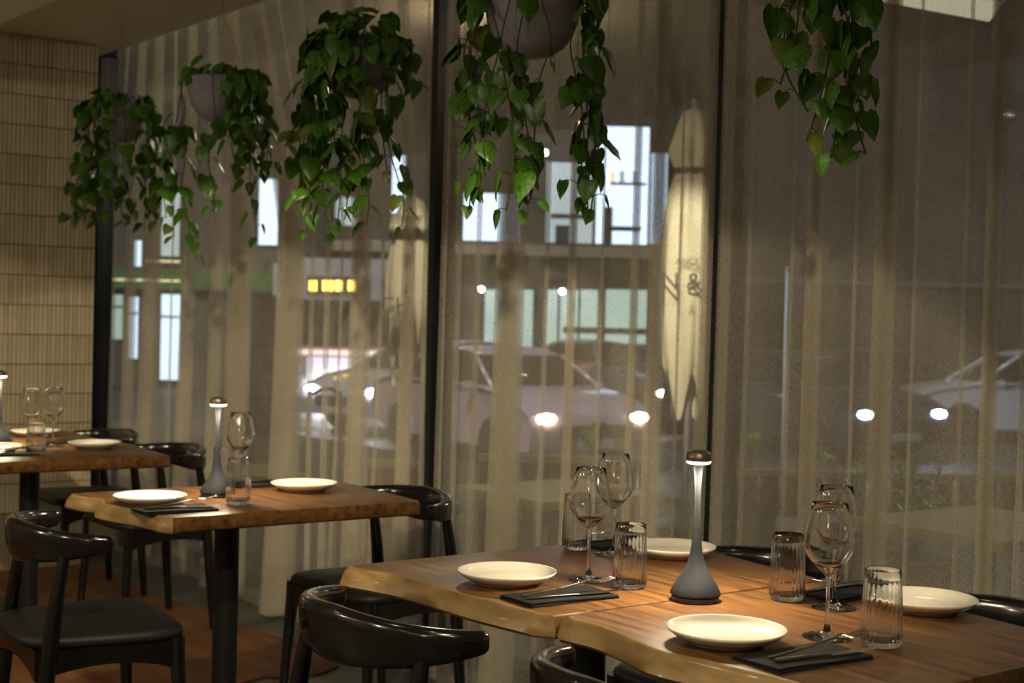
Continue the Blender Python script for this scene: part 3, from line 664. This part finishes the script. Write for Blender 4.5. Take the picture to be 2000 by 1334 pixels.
def frame_root(name, label, cat, group=None): return empty(name, (0, 0, 0), ANG, label, cat, group)
def loc(p): return Vector((p.dot(R0), p.dot(F0), p.z))
def rect(bm, x0, y0, x1, y1, D, th=.12):
    a = loc(at_d((x0+x1)/2, y0, D)); b = loc(at_d((x0+x1)/2, y1, D)); s = D/2700
    return box(bm, ((a.x+b.x)/2, a.y+th/2, (a.z+b.z)/2), ((x1-x0)*s, th, (y1-y0)*s))
def part(root, name, m, r, D, th=.12): return ob(name, rect(bmesh.new(), *r, D, th), m, root)
# building straight across: upper lit windows, ledge, shopfront
bA = frame_root('building', 'taupe building across the street with cool-lit upper windows over a green-lit shopfront', 'building')
part(bA, 'wall', 'facade', (640, -60, 1440, 760), 35.3, 3)
for r, m in (((1166, 248, 1266, 476), 'lit cool window'), ((1272, 300, 1302, 476), 'lit cool window'), ((1068, 318, 1158, 474), 'lit pale window'), ((905, 378, 1016, 470), 'lit cool window'), ((766, 300, 792, 416), 'lit cool window'), ((655, 385, 700, 440), 'lit pale window'), ((716, 470, 742, 492), 'lit pale window')):
    wf = part(bA, 'window', 'aframe', (r[0]-4, r[1]-4, r[2]+4, r[3]+4), 35.2, .1); part(wf, 'pane', m, r, 35.14, .06)
wi = part(bA, 'shelf', 'greyp', (1192, 356, 1262, 361), 34.9, .2)
for x, m in ((1197, 'lit yellow strip'), (1215, 'lit shop window'), (1240, 'lit pale window')): part(bA, 'jar', m, (x-5, 334, x+5, 356), 34.9, .15)  # jars glow by themselves, standing in for light passing through from behind
st = part(bA, 'seat', 'facade2', (1186, 442, 1252, 450), 34.7, .3); part(st, 'seat_back', 'facade', (1180, 404, 1196, 476), 34.7, .3)
part(bA, 'desk', 'aframe', (1076, 418, 1150, 426), 34.9, .3); part(bA, 'cabinet', 'aframe', (1085, 440, 1112, 474), 34.9, .3); part(bA, 'screen', 'aframe', (1034, 386, 1060, 410), 34.9, .2)
part(bA, 'ledge', 'ledge', (640, 478, 1440, 498), 34.6, .8)
part(bA, 'lower_beam', 'facade2', (640, 500, 1440, 556), 35.0, .5)
sh = part(bA, 'shopfront', 'aframe', (940, 558, 1300, 726), 35.1, .2)
for a, b in ((946, 985), (989, 1040), (1066, 1088), (1093, 1128), (1133, 1166), (1182, 1262)): part(sh, 'shop_pane', 'lit shop window', (a, 566, b, 716), 35.05, .05)
part(sh, 'counter', 'aframe', (1100, 640, 1262, 652), 35.0, .05)
for i, (x, y) in enumerate(((1065, 298), (940, 565), (1098, 569), (945, 697))): ob('lamp_globe', lathe([(0, -.07), (.06, -.04), (.07, 0), (.06, .04), (0, .07)], 12), 'lamp globe', bA, True).location = loc(at_d(x, y, 34.4))
# left building with green fascia
bB = frame_root('building', 'left shop building with a green fascia and lit strip lights', 'building')
part(bB, 'wall', 'facade', (60, 60, 600, 800), 33.4, 1.6)
for r, m in (((506, 350, 542, 478), 'lit cool window'), ((315, 372, 350, 500), 'lit pale window'), ((262, 470, 275, 520), 'lit cool window')):
    wf = part(bB, 'window', 'aframe', (r[0]-3, r[1]-3, r[2]+3, r[3]+3), 33.3, .1); part(wf, 'pane', m, r, 33.24, .06)
part(bB, 'fascia', 'green', (180, 527, 590, 566), 32.9, .5)
part(bB, 'strip_light', 'lit yellow strip', (185, 545, 350, 549), 32.8, .08); part(bB, 'strip_light', 'lit yellow strip', (285, 508, 350, 512), 33.1, .08)
for a, b, c, d in ((184, 575, 238, 662), (314, 575, 350, 742), (252, 580, 268, 700)):
    wf = part(bB, 'shop_window', 'aframe', (a-3, b-3, c+3, d+3), 33.3, .1); part(wf, 'pane', 'lit shop window' if a < 200 else 'lit cool window', (a, b, c, d), 33.24, .06); part(wf, 'glazing_bar', 'aframe', (a, (b*3+d)/4, c, (b*3+d)/4+4), 33.2, .05)
# right building
bC = frame_root('building', 'plain brown building filling the view on the right', 'building')
part(bC, 'wall', 'facade2', (1442, -80, 2500, 560), 27, 3); part(bC, 'lower_wall', 'facade2', (1442, 562, 2500, 870), 26.8, 3); part(bC, 'string_course', 'facade', (1442, 556, 2500, 562), 26.6, .3)
part(bC, 'window', 'carglass', (1480, 600, 1560, 700), 26.7, .1)
# bus
bus = frame_root('bus', 'city bus with a glowing amber destination sign behind the curtain', 'bus')
D = 26
ob('body', box(bmesh.new(), (loc(at_d(655, 700, D)).x, D+4.5, 1.05), (2.45, 9, 2.75), bev=.12), 'greyp', bus)
part(bus, 'windscreen', 'carglass', (548, 586, 762, 676), D-.03, .05)
sg = part(bus, 'destination_sign', 'aframe', (600, 540, 712, 576), D-.05, .06)
for a, b in ((604, 618), (630, 650), (655, 668), (680, 694)): part(sg, 'lit_character', 'amber sign', (a, 548, b, 568), D-.08, .03)
part(bus, 'rim_glow', 'pink rim glow', (560, 684, 750, 694), D-.05, .05); part(bus, 'bodywork_glow', 'lilac bodywork glow', (600, 698, 712, 745), D-.05, .05)  # glow put into the pink rim and lilac bodywork for light falling there
for x in (628, 682): ob('headlamp', lathe([(0, -.10), (.09, -.06), (.12, 0), (.09, .06), (0, .10)], 12), 'headlamp', bus, True).location = loc(at_d(x, 760, D-.1))
part(bus, 'bumper', 'aframe', (540, 782, 770, 806), D-.08, .1)
for x in (575, 735):
    wl = ob('wheel', lathe([(0, -.13), (.42, -.13), (.46, -.08), (.46, .08), (.42, .13), (0, .13)], 28), 'rubber', bus, angle=40); wl.rotation_euler = (0, pi/2, 0); wl.location = (loc(at_d(x, 700, D)).x, D+1.6, RD+.47)
# pay kiosk with a round-cornered screen
kD = 14.0; kp = at_d(520, 700, kD)
k = frame_root('ticket_kiosk', 'pale grey street kiosk with a dark screen, yellow strip and scribbled base', 'kiosk')
q = loc(kp)
ob('housing', box(bmesh.new(), (q.x, q.y+.15, .48), (.34, .30, 1.98), bev=.03), 'greyp', k)
part(k, 'screen', 'aframe', (505, 576, 540, 678), kD-.02, .03); part(k, 'slot', 'aframe', (513, 702, 534, 732), kD-.02, .03)
part(k, 'yellow_strip', 'gold', (502, 746, 540, 756), kD-.02, .03)
pn = part(k, 'base_panel', 'aframe', (490, 774, 546, 850), kD-.02, .03)
rs = random.Random(3)
for i in range(5):
    P = [loc(at_d(500+rs.uniform(0, 34), 782+j*13+rs.uniform(-5, 5), kD-.05)) for j in range(6)]; ob('scribble', sweep(catmull(P, 3), .006, 5), 'greyp', pn, True)
l1 = loc(at_d(531, 662, kD-.06)); ob('button', lathe([(0, -.02), (.05, -.02), (.05, .02), (0, .02)], 20), 'gold', k).location = l1
# cars
def car(px, D, head, paint, lab, lamp, tail=False, suv=False, lamps=True):
    """head: heading in degrees, 0 = nose towards the right of the picture, -90 = nose towards the viewer"""
    p = at_d(px, 700, D); root = empty('car', (p.x, p.y, RD), ANG+R_(head), lab, 'car', 'cars passing outside')
    H = 1.50 if suv else 1.42
    pm_ = mat('car paint', paint, .28, .2, .5, coat=.6)
    side = [(-2.22, .34), (-2.25, .62), (-2.16, .90), (-1.7, .98), (1.0, .97), (1.75, .86), (2.16, .70), (2.24, .50), (2.20, .28), (1.78, .24), (1.74, .42), (1.60, .58), (1.36, .64), (1.12, .58), (.98, .42), (.94, .24), (-.94, .24), (-.98, .42), (-1.12, .58), (-1.36, .64), (-1.60, .58), (-1.74, .42), (-1.78, .26)]
    bm = bmesh.new(); lay = []
    for y, k in ((-.86, .97), (-.90, 1), (-.84, 1.0), (.84, 1.0), (.90, 1), (.86, .97)):
        t = abs(y) < .85
        lay.append([bm.verts.new((x*k, y, z+(.02 if t and z > .8 else 0))) for x, z in side])
    for a, b in zip(lay, lay[1:]):
        for i in range(len(side)): bm.faces.new((a[i], a[(i+1) % len(side)], b[(i+1) % len(side)], b[i]))
    bm.faces.new(lay[0]); bm.faces.new(lay[-1][::-1]); ob('body', bm, pm_, root, angle=35)
    gh = [(-2.0 if suv else -1.75, .95), (-1.55 if suv else -1.05, H-.06), (-.1, H-.02), (.35, H-.06), (1.12, .93)]
    bm = bmesh.new(); A = [bm.verts.new((x, -.80+.16*(z > 1), z)) for x, z in gh]; B = [bm.verts.new((x, .80-.16*(z > 1), z)) for x, z in gh]
    bm.faces.new(A); bm.faces.new(B[::-1])
    for i in range(len(gh)): bm.faces.new((A[i], A[(i+1) % len(gh)], B[(i+1) % len(gh)], B[i]))
    ob('cabin_glass', bm, 'carglass', root)
    bm = bmesh.new(); rf = [(-1.60 if suv else -1.12, H-.07), (-.8, H), (-.1, H+.01), (.40, H-.06)]
    sweep([(x, 0, z) for x, z in rf], [(.60, .03), (.66, .03), (.66, .03), (.62, .03)], 12, bm, up=(0, 0, 1)); ob('roof', bm, pm_, root, True)
    for s in (-1, 1):
        bm = bmesh.new()
        for a, b in (((.40, H-.07), (1.14, .95)), ((-.25, H-.03), (-.20, .95)), ((gh[1][0], gh[1][1]), gh[0])): sweep([(a[0], s*.645, a[1]), (b[0], s*.80, b[1])], .03, 6, bm)
        ob('pillar', bm, pm_, root, True)
        for x in (-1.36, 1.36):
            wl = ob('wheel', lathe([(0, -.10), (.30, -.10), (.33, -.07), (.33, .07), (.30, .10), (0, .10)], 28), 'rubber', root, angle=40); wl.rotation_euler = (pi/2, 0, 0); wl.location = (x, s*.80, .33)
            h = ob('wheel_hub', lathe([(0, -.115), (.10, -.11), (.20, -.104), (.20, -.098), (0, -.098)], 20), 'hub', wl, angle=40)
            if s > 0: h.rotation_euler = (pi, 0, 0)
        hl = ob('headlamp', lathe([(0, -.06), (.07, -.04), (.09, 0), (.07, .04), (0, .06)], 14), lamp if lamps else 'hub', root, True); hl.scale = (.8, 1.5, 1); hl.location = (2.17, s*.66, .66)
        tl = ob('tail_lamp', bx((-2.20, s*.66, .80), (.06, .34, .12), bev=.02), 'tail lamp', root)
        ob('door_mirror', bx((.80, s*.96, .98), (.12, .16, .11), bev=.02), pm_, root)
    ob('grille', bx((2.235, 0, .50), (.03, 1.0, .16), bev=.01), 'aframe', root)
    ob('number_plate', bx((2.25, 0, .36), (.02, .50, .11), bev=.005), 'greyp', root); ob('number_plate', bx((-2.26, 0, .58), (.02, .50, .11), bev=.005), 'greyp', root)
    return root
car(2010, 23.0, 180, (.70, .72, .78), 'white car side-on at the right behind the curtain, its roof catching light', 'headlamp', suv=True, lamps=False)
car(1560, 20.5, -62, (.030, .034, .05), 'dark car with two dazzling blue headlamps in front of the white car', 'blue headlamp')
car(850, 23.0, -128, (.42, .46, .52), 'silver car with one white glaring headlamp left of the curtain gap', 'headlamp')
car(985, 18.3, -60, (.50, .36, .36), 'pinkish car with warm glaring headlamps at the centre', 'warm headlamp')
car(1300, 25.0, -80, (.10, .10, .11), 'small dark car with warm headlamps right of the pinkish car', 'warm headlamp')
car(1180, 29.5, 0, (.34, .36, .40), 'grey car seen side-on behind the pinkish car', 'headlamp', lamps=False)
car(1665, 25.4, 180, (.05, .05, .055), 'dark parked car behind the near lamp', 'headlamp', lamps=False)
# street lamp
p = at_d(869, 335, 27); r_ = empty('street_lamp', (p.x, p.y, RD), ANG, 'street lamp with a bright white head between two curtain folds', 'street lamp')
ob('pole', sweep([(0, 0, 0), (0, 0, 2.5), (0, 0, p.z-RD+.25), (.15, 0, p.z-RD+.4), (.3, 0, p.z-RD+.3)], [.07, .055, .045, .04, .035], 12), 'aframe', r_, True)
ob('lamp_globe', lathe([(0, -.12), (.10, -.08), (.14, 0), (.10, .08), (0, .12)], 16), 'lamp globe', r_, True).location = (.0, -.05, p.z-RD)
# slim lit post
p = at_d(1538, 600, 12.5); r_ = empty('post', (p.x, p.y, RD), ANG, 'slim pale post outside to the right of the near lamp', 'post')
ob('shaft', sweep([(0, 0, 0), (0, 0, 2.3)], .022, 10), 'greyp', r_, True); ob('cap', lathe([(0, 2.3), (.03, 2.3), (.03, 2.33), (0, 2.34)], 12), 'greyp', r_)
# lit panel in the terrace ceiling
bm = bmesh.new(); P = [at_z(1640, -16, 2.995), at_z(1932, 39, 2.995), at_z(1966, -6, 2.995), at_z(1960, -60, 2.995), at_z(1640, -90, 2.995)]
a = [bm.verts.new((p.x, p.y, 2.985)) for p in P]; b = [bm.verts.new((p.x, p.y, 3.008)) for p in P]; bm.faces.new(a); bm.faces.new(b)
for i in range(5): bm.faces.new((a[i], a[(i+1) % 5], b[(i+1) % 5], b[i]))
tag(ob('ceiling_light', bm, 'lit cream panel'), 'glowing cream ceiling panel outside at the top right', 'light')
# closed parasols
def text_mesh(s, size, m, parent, px, py, D, ext=.002):
    cu = bpy.data.curves.new('text', 'FONT'); cu.body = s; cu.size = size; cu.extrude = ext; cu.align_x = 'CENTER'; cu.align_y = 'CENTER'
    t = bpy.data.objects.new('text', cu); COL.objects.link(t); bpy.context.view_layer.update()
    me = bpy.data.meshes.new_from_object(t.evaluated_get(bpy.context.evaluated_depsgraph_get())); bpy.data.objects.remove(t)
    o = link('lettering', me, m, parent); p = loc(at_d(px, py, D)); o.location = (p.x-parent['cx'], p.y-parent['cy'], p.z-parent['cz']); o.rotation_euler = (pi/2, 0, 0); return o
def parasol(px, D, ytop, yknot, yhem, wpx, lab, texts, seed):
    p = at_d(px, 640, D); g = -.11; root = empty('parasol', (p.x, p.y, g), ANG, lab, 'parasol', 'closed cream parasols on the terrace')
    q = loc(p); root['cx'], root['cy'], root['cz'] = q.x, q.y, g
    Z = lambda y: at_d(px, y, D).z-g
    zt, zk, zh = Z(ytop), Z(yknot), Z(yhem); R = wpx/2*D/2700; n = 96; rnd = random.Random(seed)
    prof = [(.03, zt), (.22*R/.2*.2+.04, zt-.03), (R*.60, zt-.12), (R*.86, zt-.30), (R*.80, zk+.10), (R*.55, zk), (R*.78, zk-.14), (R*.95, zk-.45), (R, zk-.8), (R*.97, (zk+zh)/2-.3), (R*.86, zh+.22), (R*.60, zh)]
    def f(a, z): k = min(1, max(0, (zt-z)/.25)); return 1+.10*k*sin(8*a+1.5*z+seed)+.04*k*sin(13*a-2*z)
    bm = bmesh.new(); rings = []
    for r, z in prof: rings.append([bm.verts.new((r*f(2*pi*i/n, z)*cos(2*pi*i/n), r*f(2*pi*i/n, z)*sin(2*pi*i/n), z+(.16*sin(4*2*pi*i/n+seed) if z == zh else 0))) for i in range(n)])
    for A, B in zip(rings, rings[1:]):
        for i in range(n): bm.faces.new((A[i], A[(i+1) % n], B[(i+1) % n], B[i]))
    bm.faces.new(rings[0]); ob('canopy', bm, 'canvas', root, True)
    ob('pole', sweep([(0, 0, 0), (0, 0, zt+.06)], .022, 14), 'greyp', root, True); ob('base', lathe([(0, 0), (.28, 0), (.28, .05), (.06, .08), (0, .08)], 32), 'aframe', root, angle=40)
    ob('strap', lathe([(R*.58, zk-.02), (R*.66, zk-.02), (R*.66, zk+.02), (R*.58, zk+.02)], 40, close=True), 'facade', root, True)
    for s, sz, m, x, y in texts: text_mesh(s, sz, m, root, x, y, D-R*1.34)
    for kx in ('cx', 'cy', 'cz'): del root[kx]
    return root
parasol(1346, 9.5, 212, 335, 775, 112, 'closed cream parasol with grey lettering and an ampersand, right of centre', [('ANCE', .060, 'ink', 1343, 511), ('N &', .165, 'ink', 1330, 551), ('A', .065, 'gold', 1350, 598)], 1)
pr2 = parasol(800, 9.8, 385, 450, 712, 100, 'closed cream parasol with faint lettering left of the curtain gap', [('CH', .15, 'ink', 772, 597)], 5)
pq = loc(at_d(800, 640, 9.8)); ob('cord', sweep(catmull([loc(at_d(x, y, 9.55))-Vector((pq.x, pq.y, -.11)) for x, y in ((757, 400), (749, 480), (750, 590), (755, 650), (766, 680), (776, 686))], 5), .008, 6), 'ink', pr2, True)
# terrace furniture
p = at_d(640, 760, 7.4)
r_ = empty('terrace_chair', (p.x, p.y, -.11), ANG, 'terrace chair with a looped tube back, outside left of the parasol', 'chair'); zc = at_d(640, 760, 7.4).z+.11
s = 5.6/2700
ob('back_frame', sweep(catmull([(-.10, 0, 0), (-.10, 0, zc-.10), (-.08, 0, zc-.03), (-.02, 0, zc), (.02, 0, zc), (.058, 0, zc-.03), (.070, 0, zc-.10), (.075, 0, 0)], 5), .010, 8), 'facade', r_, True)
ob('seat', bx((0, .20, .42), (.30, .36, .03), bev=.01), 'slat', r_)
for x in (-.12, .12): ob('leg', sweep([(x, .36, 0), (x, .36, .41)], .010, 8), 'facade', r_, True)
def bench(px0, px1, ytop, D, lab, nb, h=.42):
    p = at_d((px0+px1)/2, ytop, D); g = -.11; r = empty('terrace_bench', (p.x, p.y, g), ANG, lab, 'bench', 'timber benches on the terrace'); W = (px1-px0)*D/2700; zt = p.z-g
    ob('top_rail', bx((0, 0, zt), (W, .05, .035)), 'tan', r)
    for i in range(nb): ob('slat', bx((-W/2+W*(i+.5)/nb, 0, zt-.02-h/2), (W/nb*.80, .02, h)), 'slat', r)
    for x in (-W/2+.03, W/2-.03): ob('leg', bx((x, 0, (zt-.04)/2), (.05, .05, zt-.04)), 'slat', r)
    ob('seat', bx((0, .22, min(.42, zt*.7)), (W, .40, .03)), 'slat', r)
bench(690, 822, 905, 6.6, 'timber bench outside with upright back slats, left of the curtain gap', 5, .2)
bench(935, 1275, 897, 6.8, 'long timber bench outside behind the wine glass pair', 12, .3)
bench(1440, 2120, 930, 7.6, 'dark timber bench outside below the dazzling headlamps', 16, .22)
def ttable(px, py, D, w, d, lab):
    p = at_d(px, py, D); g = -.11; r = empty('terrace_table', (p.x, p.y, g), 0, lab, 'table', 'terrace tables outside'); zt = p.z-g
    ob('table_top', bx((0, 0, zt), (w, d, .035), bev=.008), 'tan', r); ob('post', sweep([(0, 0, .02), (0, 0, zt-.02)], .03, 12), 'aframe', r, True); ob('foot', bx((0, 0, .01), (.4, .4, .02)), 'aframe', r)
ttable(1930, 1030, 4.6, .62, .70, 'tan terrace table outside the window at the right edge')
ttable(1085, 965, 5.6, .60, .60, 'pale terrace table outside behind the wine glass pair')
ttable(470, 925, 7.9, .60, .60, 'pale terrace table outside beyond the middle table lamp')
def bush(px, py, D, h, lab, seed, n=70):
    p = at_d(px, py, D); g = -.11; r = empty('potted_bush', (p.x, p.y, g), ANG, lab, 'plant', 'potted bushes on the terrace'); top = p.z-g; rnd = random.Random(seed)
    ob('pot', lathe([(0, 0), (.13, 0), (.17, top-h-.02), (.19, top-h), (.16, top-h), (.15, top-h-.05), (0, top-h-.05)], 28), 'facade', r, angle=50)
    bm = bmesh.new(); bs = bmesh.new(); z0 = top-h-.03
    for i in range(11):
        a = rnd.uniform(0, 2*pi); e = Vector((cos(a)*.13*rnd.random(), sin(a)*.13*rnd.random(), z0+h*rnd.uniform(.6, 1))); m_ = Vector((e.x*.4, e.y*.4, (z0+e.z)/2)); sweep([(0, 0, z0), m_, e], .004, 4, bs)
        for j in range(n//5):
            t = rnd.uniform(.25, 1); c = m_+(e-m_)*t+Vector((rnd.uniform(-.03, .03), rnd.uniform(-.03, .03), 0)); b_ = rnd.uniform(0, 2*pi); d = Vector((cos(b_), sin(b_), rnd.uniform(.1, 1))).normalized(); sd = d.cross(Vector((0, 0, 1))).normalized(); L_ = rnd.uniform(.04, .07)
            v = [bm.verts.new(c), bm.verts.new(c+d*L_*.5+sd*L_*.28), bm.verts.new(c+d*L_), bm.verts.new(c+d*L_*.5-sd*L_*.28)]; bm.faces.new((v[0], v[1], v[2])); bm.faces.new((v[0], v[2], v[3]))
    tag(ob('foliage', bm, 'bush', r), kind='stuff'); ob('twigs', bs, 'bark', r, True)
bush(1668, 868, 6.4, .42, 'potted lime-green bush outside left of the brighter bush', 1)
bush(1790, 885, 5.6, .42, 'brightest lime-green bush outside beneath the right-hand headlamp', 2)
bush(1468, 825, 8.2, .40, 'small potted bush outside just right of the near lamp head', 3)
bush(1160, 812, 8.6, .34, 'small potted bush outside in front of the pinkish car', 4)
bush(865, 935, 6.9, .40, 'small bush seen in the gap between two curtains', 6)
